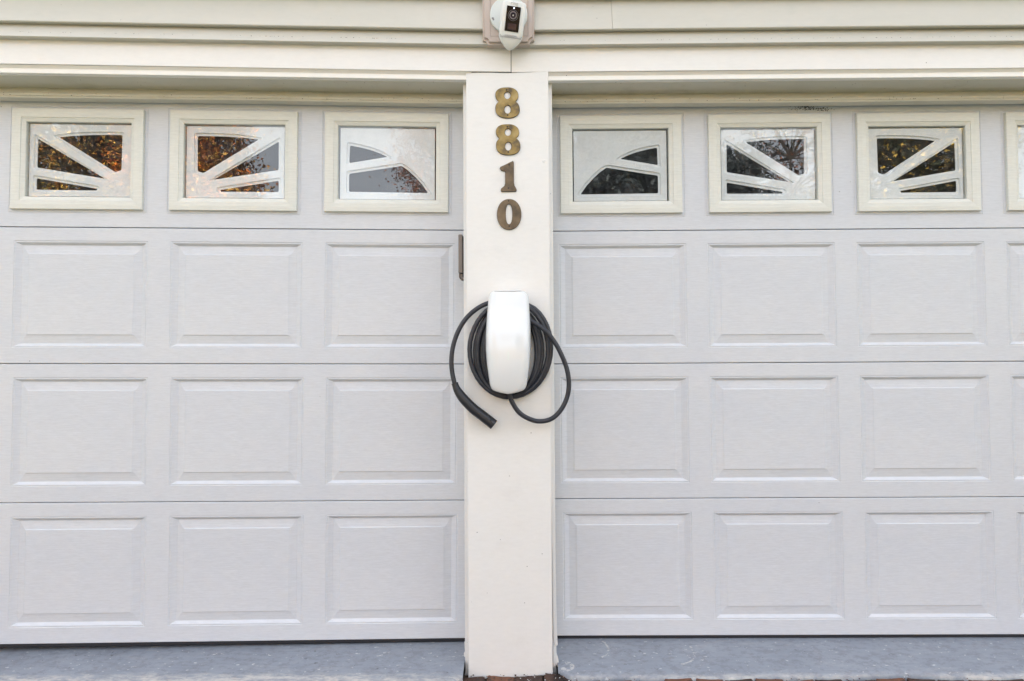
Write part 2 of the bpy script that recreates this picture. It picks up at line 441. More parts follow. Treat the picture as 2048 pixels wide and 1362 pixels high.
# brick edging laid in front of the sill
bricks = tag(obj('brick_edging', (([(-4.2, -0.5999, -0.0722), (4.2, -0.5999, -0.0722), (4.2, -0.17, -0.0655), (-4.2, -0.17, -0.0655)]), [(0, 1, 2, 3)]), M['soil']), kind='structure')
bm = box(-0.049, 0.049, -0.1, 0.1, -0.028, 0.028, 0.005, 2)
bmesh.ops.subdivide_edges(bm, edges=[e for e in bm.edges if e.calc_length() > 0.03], cuts=4, use_grid_fill=True)
for v in bm.verts: v.co += Vector((random.uniform(-1, 1), random.uniform(-1, 1), random.uniform(-1, 1))) * 0.0022
bme = bpy.data.meshes.new('brick'); bm.to_mesh(bme); bm.free(); bme.materials.append(M['brick'])
bme2 = bme.copy(); bme2.materials.clear(); bme2.materials.append(M['brick2'])
x = -2.45; rb = random.Random(11)
while x < 2.45:
    under = -0.30 < x < 0.16
    zt = -0.0330 + rb.uniform(-0.0045, 0.0015)
    if under: zt = -0.052 + 0.024 * (x + 0.2) 
    o = obj('brick', bme if rb.random() < 0.6 else bme2, None, bricks)
    yy = -0.3235 if not under else -0.262
    if x < -0.25: zt -= 0.012; yy = -0.40
    o.location = (x, yy + rb.uniform(-0.006, 0.006), zt - 0.028)
    o.rotation_euler = (rb.uniform(-0.04, 0.04), rb.uniform(-0.07, 0.07), rb.uniform(-0.07, 0.07))
    x += 0.106

# ------------------------------------------------------------------ garage doors
ZS = [0.012, 0.548, 1.082, 1.614, 2.148]
XH = (0.053, 0.0615)      # rail heights above / below a raised panel
def ring_mesh(rings):
    """nested rectangles -> faceted relief. rings: (x0,x1,z0,z1,y)"""
    vs = []; fs = []
    for (a, b, c, d, y) in rings: vs += [(a, y, c), (b, y, c), (b, y, d), (a, y, d)]
    for i in range(len(rings) - 1):
        for k in range(4):
            p = i * 4 + k; q = i * 4 + (k + 1) % 4
            fs.append((p, q, q + 4, p + 4))
    return vs, fs
def raised_panel_mesh(W, H):
    R = []
    for ins, dep in ((0, 0), (0.0022, 0.0022), (0.0046, 0.0010), (0.0070, 0.0014), (0.0160, 0.0104), (0.0180, 0.0108),
                     (0.0492, 0.0066), (0.0498, 0.0064), (0.0514, 0.0040), (0.0524, 0.0038)):
        xi = {0.0022: 0.0030, 0.0046: 0.0062, 0.0070: 0.0070, 0.0160: 0.0245, 0.0180: 0.0270, 0.0492: 0.0490, 0.0498: 0.0500, 0.0514: 0.0555, 0.0524: 0.0570}.get(ins, ins)
        R.append((-W / 2 + xi, W / 2 - xi, -H / 2 + ins, H / 2 - ins, dep))
    vs, fs = ring_mesh(R); k = len(vs) - 4
    fs.append((k, k + 1, k + 2, k + 3))
    return vs, fs
def section_mesh(xa, xb, z0, z1, holes, rim=0.0):
    """front sheet with rectangular holes, rolled top and bottom edges and returns"""
    xs = sorted({xa, xb} | {h[0] for h in holes} | {h[1] for h in holes})
    zb, zt = z0 + 0.0030, z1 - 0.0042
    zs = [zb, holes[0][2], holes[0][3], zt]
    vs = []; fs = []
    def quad(a, b, c, d):
        o = len(vs); vs.extend([a, b, c, d]); fs.append((o, o + 1, o + 2, o + 3))
    for i in range(len(xs) - 1):
        for j in range(3):
            if j == 1 and any(abs(xs[i] - h[0]) < 1e-5 for h in holes): continue
            quad((xs[i], 0, zs[j]), (xs[i + 1], 0, zs[j]), (xs[i + 1], 0, zs[j + 1]), (xs[i], 0, zs[j + 1]))
    prof_b = [(0, zb), (0.0008, z0 + 0.0018), (0.0022, z0 + 0.0014), (0.03, z0 + 0.0014)]
    prof_t = [(0, zt), (0.0012, z1 - 0.0024), (0.0036, z1 - 0.0012), (0.03, z1 - 0.0012)]
    for pr, fl in ((prof_b, 0), (prof_t, 1)):
        for k in range(3):
            (ya, za), (yb, zb_) = pr[k], pr[k + 1]
            q = [(xa, ya, za), (xb, ya, za), (xb, yb, zb_), (xa, yb, zb_)]
            quad(*(q if fl else q[::-1]))
    quad((xa, 0.03, z0), (xa, 0.03, z1), (xb, 0.03, z1), (xb, 0.03, z0)) if rim == 0 else None
    if rim:   # shallow pressed line round each window opening
        for h in holes:
            a, b, c, d = h[:4]
            v, f = ring_mesh([(a, b, c, d, 0), (a + .0015, b - .0015, c + .0015, d - .0015, 0.0016), (a + .0035, b - .0035, c + .0035, d - .0035, 0.0004),
                              (a + rim, b - rim, c + rim, d - rim, 0.0002), (a + rim, b - rim, c + rim, d - rim, 0.03)])
            o = len(vs); vs.extend(v); fs.extend([tuple(i + o for i in q) for q in f])
    return vs, fs

# sunburst window inserts: openings in fractions of the glass opening, y down
P1 = [[(.504, .399), (.58, .350), (.68, .305), (.79, .270), (.890, .247), (.895, .489)],
      [(.086, .885), (.15, .765), (.22, .665), (.29, .580), (.359, .518), (.895, .633), (.895, .878)]]
P2 = [[(.28, .184), (.44, .160), (.60, .148), (.75, .144), (.887, .145), (.882, .62), (.823, .645)],
      [(.08, .205), (.728, .736), (.078, .594)],
      [(.075, .736), (.656, .870), (.650, .894), (.075, .891)]]
mir = lambda P: [[(1 - a, b) for a, b in q] for q in P]
PAT = [P1, P2, mir(P2), mir(P1)]
WH = 0.395; WZ = 1.8795      # window frame height and centre height
def window_parts(W, pat, door, cx, idx):
    H = WH
    fr = []
    for ins, dep in ((0, 0.001), (0, -0.0105), (0.0015, -0.0125), (0.018, -0.0135), (0.0345, -0.0125), (0.0362, -0.0095), (0.0378, -0.0092), (0.0490, -0.0050), (0.0500, -0.0040), (0.0500, 0.020)):
        fr.append((-W / 2 + ins, W / 2 - ins, -H / 2 + ins, H / 2 - ins, dep))
    win = obj('window', ring_mesh(fr), M['winframe'], door, loc=(cx, 0, WZ))
    gw, gh = W / 2 - 0.0495, H / 2 - 0.0495
    obj('glass_pane', ([(-gw, 0.002, -gh), (gw, 0.002, -gh), (gw, 0.002, gh), (-gw, 0.002, gh)], [(0, 1, 2, 3)]), M['glass'], win, loc=(0, 0, 0))
    # insert: flat plate with recessed trays round each opening
    iw, ih = gw - 0.0065, gh - 0.0055
    yP, yR, yB = 0.0080, 0.0135, 0.0170
    holes = [[(-gw + 2 * gw * a, gh - 2 * gh * b) for a, b in q] for q in pat]
    plate = [[(-iw, -ih), (iw, -ih), (iw, ih), (-iw, ih)]]
    vs = []; fs = []
    for q in holes:
        r0 = round_poly(q, 0.006, 3)
        r1 = round_poly(offset_poly(q, 0.0070), 0.010, 3); r2 = round_poly(offset_poly(q, 0.0105), 0.012, 3)
        plate.append(r2)
        o = len(vs); n = len(r0)
        for rr, y in ((r0, yB), (r0, yR + .0008), (r1, yR), (r2, yP)): vs += [(a, y, b) for a, b in rr]
        for L in range(3):
            for i in range(n):
                a = o + L * n + i; b = o + L * n + (i + 1) % n
                fs.append((a, b, b + n, a + n))
    me = flat(plate, 0.0)
    me.transform(Matrix.Translation((0, yP, 0)))
    bm = bmesh.new(); bm.from_mesh(me); bpy.data.meshes.remove(me)
    V = [bm.verts.new(v) for v in vs]
    for f in fs: bm.faces.new([V[i] for i in f])
    for (a, b, c, d) in ((-iw, -iw, -ih, ih), (iw, iw, -ih, ih)):
        V = [bm.verts.new(p) for p in ((a, yP, c), (a, yP, d), (a, yB + .004, d), (a, yB + .004, c))]; bm.faces.new(V)
    for z in (-ih, ih):
        V = [bm.verts.new(p) for p in ((-iw, yP, z), (iw, yP, z), (iw, yB + .004, z), (-iw, yB + .004, z))]; bm.faces.new(V)
    obj('sunburst_insert', bm, M['insert'], win, loc=(0, 0, 0))
    return win

def garage_door(label, mat4, xa, xb, cols, PW, wcent, WW, shift):
    d = empty('garage_door', label, 'garage door', mat=mat4, group='garage doors either side of the pillar')
    z_ext = [(ZS[k] + XH[1], ZS[k + 1] - XH[0]) for k in range(3)]
    pm = {}
    for k in range(3):
        z0, z1 = z_ext[k]
        sec = obj('door_section', section_mesh(xa, xb, ZS[k], ZS[k + 1], [(c + shift[k], c + shift[k] + PW, z0, z1) for c in cols]), M['door'], d, loc=(0, 0, 0))
        key = round(z1 - z0, 4)
        for c in cols:
            if key not in pm:
                m = bpy.data.meshes.new('raised_panel'); m.from_pydata(*(lambda t: (t[0], [], t[1]))(raised_panel_mesh(PW, z1 - z0)))
                m.materials.append(M['door']); pm[key] = m
            obj('raised_panel', pm[key], None, sec, loc=(c + shift[k] + PW / 2, 0, (z0 + z1) / 2))
    e = 0.0125
    hs = [(c - q / 2 - e, c + q / 2 + e, WZ - WH / 2 - e, WZ + WH / 2 + e) for c, q in zip(wcent, WW)]
    obj('door_section', section_mesh(xa, xb, ZS[3], ZS[4], hs, rim=e + 0.006), M['door'], d, loc=(0, 0, 0))
    for i, c in enumerate(wcent): window_parts(WW[i], PAT[i], d, c, i)
    # rubber bottom seal, hanging a little unevenly
    obj('bottom_seal', prism_x([(0.002, 0.0115), (0.004, 0.002), (0.010, -0.004), (0.035, -0.004), (0.040, 0.0115)], xa, xb, 30,
        lambda x: (0.0006 * sin(x * 9), 0)), M['seal'], d, loc=(0, 0, 0))
    return d
garage_door('left garage door of white steel panels with orange autumn trees mirrored in its sunburst windows', LM,
            -2.67, -0.235, [-2.600, -2.001, -1.402, -0.803], 0.512, [-2.372, -1.7703, -1.1697, -0.5716], [0.505, 0.503, 0.494, 0.487], (0.004, -0.001, -0.010))
garage_door('right garage door of white steel panels with dark trees mirrored in its sunburst windows', Matrix.Translation((0, 0.0126, 0)),
            0.080, 2.46, [0.122, 0.716, 1.310, 1.904], 0.510, [0.3741, 0.9684, 1.5615, 2.155], [0.4865, 0.4870, 0.4870, 0.4870], (0.008, 0.002, 0.001))

rdoor = bpy.data.objects['garage_door.001']
def mildew(name, n, cx, cz, sx, sz, seed):
    rn = random.Random(seed); vs = []; fs = []
    for i in range(n):
        x = rn.gauss(cx, sx); z = min(2.117, rn.gauss(cz, sz)); q = rn.uniform(.0006, .0021); o = len(vs)
        for j in range(5):
            a = 2 * pi * j / 5 + i; vs.append((x + q * cos(a) * 1.5, -0.0004, z + q * sin(a) * rn.uniform(.5, 1.1)))
        fs.append(tuple(range(o, o + 5)))
    o_ = obj(name, (vs, fs), M['dark'], rdoor, loc=(0, 0, 0)); o_['kind'] = 'stuff'
mildew('mildew_specks', 110, 1.12, 2.106, 0.030, 0.0055, 3)
mildew('mildew_specks', 60, 1.17, 2.101, 0.035, 0.0045, 4)

# ------------------------------------------------------------------ garage building front
wall = empty('garage_building', 'garage front with beige lap siding above a white frieze board over both doors', 'garage')
def part(name, me, mat, M4=ID, parent=wall, smooth=False, cap=None):
    o = obj(name, me, mat, parent, mtx=M4, smooth=smooth); 
    if cap: o['label'] = cap
    return o
for side, M4, xa, xb in (('l', LM, -3.3, -0.0854), ('r', ID, SEAM + 0.0014, 3.1)):
    sg = 1 if side == 'r' else -1
    wv = lambda x, a=1.0: (0.0012 * sin(x * 2.3 + a), 0.0010 * sin(x * 1.7 + 2 * a))
    # lap siding courses: the lower edge of each stands forward of the next
    z = 2.324; k = 0
    courses = [(2.324, 2.452), (2.452, 2.580), (2.580, 2.708), (2.708, 2.836), (2.836, 2.964), (2.964, 3.092)]
    for (za, zb) in courses:
        cuts = [(xa, xb)]
        if side == 'r': cuts = [(xa, 0.3153 + 1.1 * (k % 2)), (0.3153 + 1.1 * (k % 2) + 0.0006, xb)]
        for ci, (a, b) in enumerate(cuts):
            pr = [(-0.167, za + 0.001), (-0.183, za), (-0.185, za + 0.003), (-0.154, zb + 0.012), (-0.149, zb + 0.012), (-0.149, za + 0.04), (-0.167, za + 0.006)]
            if ci: pr = [(y - 0.0016, z_ ) for y, z_ in pr]
            part('siding_board', prism_x(pr, a, b, 24, lambda x, kk=k: wv(x, kk)), M['siding'], M4)
        k += 1
    part('siding_board', prism_x([(-0.161, 2.2672), (-0.182, 2.2665), (-0.185, 2.2690), (-0.158, 2.340), (-0.150, 2.340), (-0.150, 2.30), (-0.1605, 2.28)], xa, xb, 24,
         lambda x: (0, 0.0009 * sin(x * 2.1))), M['siding'], M4, cap='lowest narrow course of siding')
    part('frieze_board', prism_x([(-0.150, 2.290), (-0.160, 2.290), (-0.160, 2.1802), (-0.1592, 2.1788), (-0.1545, 2.1788), (-0.1530, 2.1960), (-0.1255, 2.1990), (-0.1255, 2.290)][::1], xa, xb, 30,
         lambda x: (0, 0.0004 * sin(x * 3))), M['frieze'], M4)
    part('backing_board', box(xa, xb, -0.1475, 0.05, 2.292, 3.08), M['cream'], M4)
    # door head: narrow casing strip, soffit, moulded stop
    if side == 'l': a, b = -2.75, -0.2365
    else: a, b = 0.0758, 2.52
    part('head_casing', prism_x([(-0.1275, 2.1783), (-0.1560, 2.1783), (-0.1500, 2.1720), (-0.1470, 2.1690), (-0.1462, 2.1658), (-0.1485, 2.1650), (-0.1485, 2.1522), (-0.1473, 2.1508), (-0.1275, 2.1508)], xa if side == 'l' else a, b if side == 'l' else xb, 4), M['white'], M4)
    part('head_soffit', box(xa if side == 'l' else a, b if side == 'l' else xb, -0.1270, 0.020, 2.1500, 2.24), M['soffit'], M4)
    part('head_stop', prism_x([(-0.020, 2.1600), (-0.026, 2.1500), (-0.040, 2.1350), (-0.049, 2.1215), (-0.0505, 2.1195), (-0.0505, 2.1115),
         (-0.0475, 2.1105), (-0.0475, 2.1095), (-0.0500, 2.1085), (-0.0480, 2.1040), (-0.012, 2.1035), (-0.006, 2.1600)], xa if side == 'l' else a, b if side == 'l' else xb, 20,
         lambda x: (0, 0.0009 * sin(x * 4.3))), M['soffit'], M4)
    # side returns beyond the outer door edges
    if side == 'l': part('side_wall', box(-3.3, -2.70, -0.16, 0.12, -0.06, 2.179), M['cream'], M4)
    else: part('side_wall', box(2.47, 3.1, -0.16, 0.12, -0.06, 2.179), M['cream'], M4)
# shell behind the doors so the windows look into an unlit room
bm = bmesh.new()
for args in ((-3.4, 3.2, 6.4, 6.5, -0.1, 3.2), (-3.5, -3.4, -0.1, 6.5, -0.1, 3.2), (3.2, 3.3, 0.1, 6.5, -0.1, 3.2), (-3.6, 3.4, -0.140, 6.5, 3.06, 3.2),
             (-3.4, 3.2, 0.06, 0.10, 2.16, 3.1)):
    box(*args, bm=bm)
part('inner_wall', bm, M['inside'])
tag(obj('garage_floor', ([(-3.4, 0.30, 0.0015), (3.2, 0.30, 0.0015), (3.2, 6.4, 0.0015), (-3.4, 6.4, 0.0015)], [(0, 1, 2, 3)]), M['inside']), kind='structure')
# nails and the open joint in the frieze
def nail(x, z, y=-0.1606, r=0.0013, M4=ID):
    v, f = tube([(x, y, z), (x, y + 0.002, z)], r, 8); part('nail_head', (v, f), M['screw'], M4)
for x, z in ((-0.0816, 2.2576), (-0.0782, 2.189)): nail(x, z, y=-0.1618)
nail(0.146, 2.1700, y=-0.1492)

def flecks(name, n, fn, mat, parent, M4=ID, seed=1):
    rn = random.Random(seed); vs = []; fs = []
    for i in range(n):
        c, u, v_, sz = fn(rn)
        k = 5; o = len(vs); a0 = rn.uniform(0, 6)
        for j in range(k):
            a = a0 + 2 * pi * j / k; q = sz * rn.uniform(0.6, 1.2)
            vs.append(tuple(Vector(c) + Vector(u) * cos(a) * q * 1.4 + Vector(v_) * sin(a) * q))
        fs.append(tuple(range(o, o + k)))
    o_ = obj(name, (vs, fs), mat, parent, mtx=M4); o_['kind'] = 'stuff'; return o_
X_, Z_, Y_ = (1, 0, 0), (0, 0, 1), (0, 1, 0)
for M4, a, b, sd_ in ((LM, -2.2, -0.26, 1), (ID, 0.10, 2.1, 2)):
    flecks('dirt_specks', 55, lambda rn: ((rn.uniform(a, b), -0.0509, rn.choice((2.1118, 2.1122, 2.1195))), X_, Z_, rn.uniform(.0006, .0016)), M['soil'], wall, M4, sd_)
    flecks('dirt_specks', 26, lambda rn: ((rn.uniform(a, b), rn.uniform(-0.135, -0.06), 2.1496), X_, Y_, rn.uniform(.0007, .0018)), M['soil'], wall, M4, sd_ + 5)
    flecks('dirt_specks', 60, lambda rn: ((rn.uniform(a, b), -0.1797 + 0.0, 2.2874 + rn.gauss(0, .0006)), X_, Z_, rn.uniform(.0006, .0014)), M['soil'], wall, M4, sd_ + 9)
# ------------------------------------------------------------------ pillar
pil = empty('pillar', 'cream painted wooden pillar between the two garage doors, chipped at its foot', 'pillar', (-0.078, -0.1, -0.06))
def pp(name, me, mat, **k):
    o = obj(name, me, mat, pil, mtx=Matrix.Translation((0.078, 0.1, 0.06)), **k); return o
# face board: ragged top crack and chipped bottom
rp = random.Random(4)
top = []; bot = []
XL, XR = -0.2308, 0.0752
N = 60
for i in range(N + 1):
    t = i / N; x = XL + (XR - XL) * t
    zt = 2.1780 - 0.0035 * math.exp(-((t - 0.52) / 0.22) ** 2) + rp.uniform(-.00025, .00025)
    if 0.72 < t < 0.86: zt -= rp.uniform(0.0002, 0.0014)
    if t > 0.86: zt = 2.1782
    zb = -0.0610 + 0.0150 * t ** 1.5 + rp.uniform(-0.0010, 0.0010)
    if 0.36 < t < 0.44: zb += 0.0022
    if 0.62 < t < 0.70: zb -= 0.0015
    if t > 0.95: zb += 0.004
    top.append((x, zt)); bot.append((x, zb))
me = flat([bot + top[::-1]], 0.008, 0.0009, 1)
me.transform(Matrix.Translation((0, -0.1515, 0)))
pp('face_board', me, M['cream'])
pp('core', box(-0.2295, 0.074, -0.142, 0.010, -0.06, 2.177), M['cream'])
pp('casing', box(-0.2470, -0.2305, -0.1205, 0.005, -0.092, 2.1625, 0.0012), M['cream'])
pp('casing', box(0.0750, 0.0920, -0.1205, 0.005, -0.078, 2.1625, 0.0012), M['cream'])
pp('stop_strip', box(0.0924, 0.0962, -0.060, 0.006, 0.0, 2.150, 0.0008), M['soffit'])
pp('stop_strip', box(-0.2510, -0.2474, -0.030, 0.004, 0.0, 2.150, 0.0008), M['soffit'])
# dark strip for caulk shadow and split and peeling casing at the foot, right side
def peel(pts, y0, th, name='peeling_strip'):
    me = flat([pts], th, 0.0005, 1); me.transform(Matrix.Translation((0, y0, 0))); pp(name, me, M['cream'])
peel([(0.0795, 0.55), (0.0905, 0.45), (0.0925, 0.20), (0.0945, 0.10), (0.0965, 0.045), (0.0945, 0.0405), (0.0885, 0.043), (0.0825, 0.06), (0.0805, 0.20)], -0.1235, 0.0012)
peel([(0.0815, 0.048), (0.0890, 0.034), (0.0925, 0.012), (0.0985, -0.008), (0.1005, -0.026), (0.0965, -0.034), (0.0905, -0.027), (0.0845, -0.040), (0.0800, -0.036)], -0.1275, 0.0012)
peel([(-0.2480, 0.055), (-0.2465, 0.020), (-0.2505, 0.012), (-0.2500, 0.002), (-0.2465, 0.000), (-0.2455, -0.048), (-0.2485, -0.068), (-0.2440, -0.090), (-0.2330, -0.088), (-0.2325, 0.05)], -0.1235, 0.0012)
pp('split_shadow', box(0.0757, 0.0772, -0.1290, -0.1255, -0.042, 0.40), M['dark'])  # near-black strip painting the shade in the open joint by the casing
# a small repaired blister in the paint
v, f = [], []
bm = bmesh.new(); bmesh.ops.create_icosphere(bm, subdivisions=2, radius=0.006)
for q in bm.verts: q.co = Vector((q.co.x, q.co.y * 0.12, q.co.z)) * (1 + 0.3 * rp.random()) + Vector((0.0585, -0.1603, 1.842))
pp('filler_patch', bm, M['cream'], smooth=True)

# grit and paint chips collected at the pillar foot
rn = random.Random(21); vs = []; fs = []
def grit(n, fn, mat, name):
    bmg = bmesh.new()
    for i in range(n):
        c, sz = fn(); b = bmesh.new(); bmesh.ops.create_icosphere(b, subdivisions=1, radius=sz)
        for q in b.verts: q.co = Vector((q.co.x * rn.uniform(.7, 1.5), q.co.y, q.co.z * .6)) * rn.uniform(.8, 1.2) + Vector(c)
        m_ = bpy.data.meshes.new('t'); b.to_mesh(m_); b.free(); bmg.from_mesh(m_); bpy.data.meshes.remove(m_)
    tag(obj(name, bmg, mat), 'loose ' + name.replace('_', ' ') + ' along the foot of the pillar and sill', None, kind='stuff')
grit(60, lambda: ((rn.gauss(0.094, 0.014), rn.uniform(-0.225, -0.165), rn.uniform(-0.050, -0.036)), rn.uniform(.0015, .005)), M['screw'], 'dark_grit')
grit(70, lambda: ((rn.uniform(-0.25, 0.09), rn.uniform(-0.20, -0.165), rn.uniform(-0.056, -0.044)), rn.uniform(.0012, .004)), M['soil'], 'brown_grit')
grit(90, lambda: ((rn.uniform(0.10, 2.0), rn.uniform(-0.245, -0.222), rn.uniform(-0.034, -0.028)), rn.uniform(.0008, .0028)), M['brick2'], 'brown_grit')
grit(26, lambda: ((rn.gauss(0.09, 0.05), rn.uniform(-0.222, -0.17), rn.uniform(-0.046, -0.032)), rn.uniform(.001, .0028)), M['cream'], 'paint_chips')

# ------------------------------------------------------------------ house numbers
PX = 0.001848 / 4.256
def dpoly(pts, cx, cy, X, Z): return [(X + (a - cx) * PX, Z - (b - cy) * PX) for a, b in pts]
def eight():
    n = 56; L = []
    def half(y):
        a = 0
        for cy, rx, ry in ((133, 96, 66), (252, 101, 77)):
            t = abs(y - cy) / ry
            if t < 1: a = max(a, rx * (1 - t ** 2.35) ** (1 / 2.35))
        if 110 < y < 280: a = max(a, 71 + 0.0 * y)
        return a
    ys = [67.5 + (329 - 67.5) * (0.5 - 0.5 * cos(pi * i / n)) for i in range(n + 1)]
    cxa = lambda y: 315 + (y - 133) * 0.045
    R = [(cxa(y) + half(y), y) for y in ys]; Lf = [(cxa(y) - half(y), y) for y in ys]
    return R + Lf[::-1][1:-1]
def offset_in(l, d, i):
    return l
def number(label, nm, loops, mat, X, Z, holes, cx, cy):
    lp = [dpoly(l, cx, cy, 0, 0) for l in loops]
    o = empty('house_number', label, 'house number', (X, -0.160, Z), group='brass house numbers on the pillar')
    me = flat([offset_in(l, 0.0006, i) for i, l in enumerate(lp)], 0.0012, 0.0017, 2); me.transform(Matrix.Translation((0, -0.0027, 0)))
    # dark rim on the bevelled edge
    me.materials.append(mat); me.materials.append(M['rim'])
    for p in me.polygons: p.material_index = 0 if p.normal.y < -0.93 else 1
    obj('numeral', me, None, o)
    for (a, b) in holes:
        q = dpoly([(a, b)], cx, cy, 0, 0)[0]
        v, f = tube([(q[0], -0.0068, q[1]), (q[0], -0.003, q[1])], [0.0030, 0.0036], 10)
        obj('screw', (v, f), M['screw'], o)
E8 = [eight(), ell(319, 134, 30, 35, 24), ell(321, 256, 31, 40, 24)]
number('mottled brass numeral 8 at the very top of the pillar', '8', E8, M['brass'], -0.0785, 2.0609, [(314, 87), (321, 307)], 317, 198)
number('mottled brass numeral 8 second from the top, just above the 1', '8', E8, M['brass'], -0.0769, 1.9215, [(314, 87), (321, 307)], 317, 198)
one = [(366, 692), (371, 702), (371, 880), (376, 903), (390, 928), (394, 938), (390, 949), (270, 951), (264, 940), (270, 926), (294, 908), (302, 885), (303, 790), (300, 776), (268, 768), (257, 752), (262, 741), (300, 724), (340, 704)]
number('plain brown bronze numeral 1 below the two eights', '1', [one], M['bronze'], -0.0749, 1.7834, [(334, 722), (327, 924)], 328, 821)
number('plain brown bronze numeral 0 at the bottom of the column of numbers', '0', [ell(334, 1146, 101, 129.5, 48, 2.1), ell(333, 1144, 31, 90, 32, 2.4)], M['bronze'], -0.0729, 1.6405, [(331, 1029), (335, 1248)], 335, 1146)

# ------------------------------------------------------------------ keypad beside the pillar
kp = empty('keypad', 'narrow taupe plastic keypad case seen edge on at the left side of the pillar', 'keypad', (-0.2510, -0.09, 1.49))
def kpart(name, me, mat): return obj(name, me, mat, kp, mtx=Matrix.Translation((0.2510, 0.09, -1.49)))
kpart('cover', box(-0.2672, -0.2515, -0.118, -0.066, 1.4290, 1.5775, 0.0035, 3), M['keypad'])
kpart('back_plate', box(-0.2520, -0.2480, -0.114, -0.070, 1.4150, 1.5700), M['dark'])
pts = []
for i in range(9):
    a = pi / 2 + pi / 2 * i / 8 + pi / 2
    pts.append((-0.2545 + 0.0105 * cos(a), 1.4180 + 0.0115 * sin(a)))
me = flat([[(-0.2645, 1.4270)] + pts + [(-0.2505, 1.4070), (-0.2505, 1.4270)]], 0.020, 0.001, 1); me.transform(Matrix.Translation((0, -0.092, 0)))
kpart('flip_lid', me, M['keypad'])
kpart('lid_gap', join([tube([(-0.2500, -0.1160, 1.4282), (-0.2615, -0.1160, 1.4262), (-0.2618, -0.1160, 1.4150), (-0.2585, -0.1160, 1.4078), (-0.2530, -0.1160, 1.4062)], 0.0011, 6)]), M['dark'])

# ------------------------------------------------------------------ wall charger
ch = empty('wall_charger', 'glossy white wall charging box on the pillar with a coiled black cable', 'charger', (-0.078, -0.160, 0.98))
CM = Matrix.Translation((0.078, 0.160, -0.98))
def cpart(name, me, mat, **k): return obj(name, me, mat, ch, mtx=CM, **k)
house = [(1.3503, -0.1290, -0.0260), (1.3480, -0.1380, -0.0170), (1.3443, -0.1431, -0.0118), (1.3380, -0.1470, -0.0072), (1.3299, -0.1494, -0.0038), (1.2975, -0.1532, -0.0014), (1.2436, -0.157, 0.0019), (1.1897, -0.16, 0.0033),
         (1.1358, -0.1602, 0.0029), (1.0821, -0.156, -0.001), (1.0373, -0.1499, -0.0067), (1.0104, -0.1456, -0.0122), (0.9990, -0.1415, -0.0165), (0.9930, -0.1360, -0.0220), (0.9885, -0.1270, -0.0310), (0.9845, -0.1130, -0.0450), (0.9820, -0.0990, -0.0590), (0.9808, -0.0860, -0.0720)]
house = [(z, a, b) for z, a, b in house]
# front profile: leans back at the top, fullest below the middle
def front_y(z):
    t = (z - 0.979) / (1.3503 - 0.979)
    return -(0.262 + 0.030 * math.sin(pi * min(1, t * 1.12 + 0.10)) ** 0.8 - 0.030 * max(0, t - 0.55) ** 1.5 / 0.3)
zz = []
for i in range(len(house) - 1):
    a, b = house[i], house[i + 1]
    k = max(1, int((a[0] - b[0]) / 0.012))
    for j in range(k):
        t = j / k; zz.append(tuple(a[q] + (b[q] - a[q]) * t for q in range(3)))
zz.append(house[-1])
vs = []; fs = []; NS = 36
for (z, a, b) in zz:
    cx, hw = (a + b) / 2, (b - a) / 2
    yf = front_y(z); yb = -0.178
    edge = 0.020
    for i in range(NS):
        t = i / (NS - 1)
        # open U section from back-left round the front to back-right
        ang = pi * t
        c, s_ = -cos(ang), sin(ang)
        e = 5.5
        x = cx + hw * (abs(c) ** (2 / e)) * (1 if c >= 0 else -1)
        # gentle crown across the width + rounded shoulders
        u = (x - cx) / hw
        ysh = abs(s_) ** (2 / e)
        y = yb + (yf - yb) * ysh - 0.0
        y += 0.008 * u * u * ysh
        vs.append((x, y, z))
for i in range(len(zz) - 1):
    for k in range(NS - 1):
        a = i * NS + k; fs.append((a, a + 1, a + 1 + NS, a + NS))
fs.append(tuple(range(NS))); fs.append(tuple(range((len(zz) - 1) * NS, len(zz) * NS))[::-1])
for i in range(len(zz) - 1):
    a = i * NS; fs.append((a, a + NS, a + 2 * NS - 1, a + NS - 1))
bm = bmesh.new(); V = [bm.verts.new(v) for v in vs]
for f in fs: bm.faces.new([V[i] for i in f])
recalc(bm)
# soften the top rim
for e_ in bm.edges: e_.smooth = True
te = [e_ for e_ in bm.edges if all(abs(v.co.z - zz[0][0]) < 1e-6 for v in e_.verts)]
bmesh.ops.bevel(bm, geom=te, offset=0.006, segments=4, affect='EDGES', profile=0.5)
hs = cpart('housing', bm, M['gloss'], smooth=True)
cpart('mount', box(-0.135, -0.022, -0.179, -0.160, 1.01, 1.33, 0.004, 2), M['gloss'])
sl = obj('status_light', box(-0.0789, -0.0775, -0.0006, 0.0006, 1.1000, 1.1275), M['led'], ch, mtx=CM @ Matrix.Translation((0, front_y(1.115) - 0.0003, 0)))
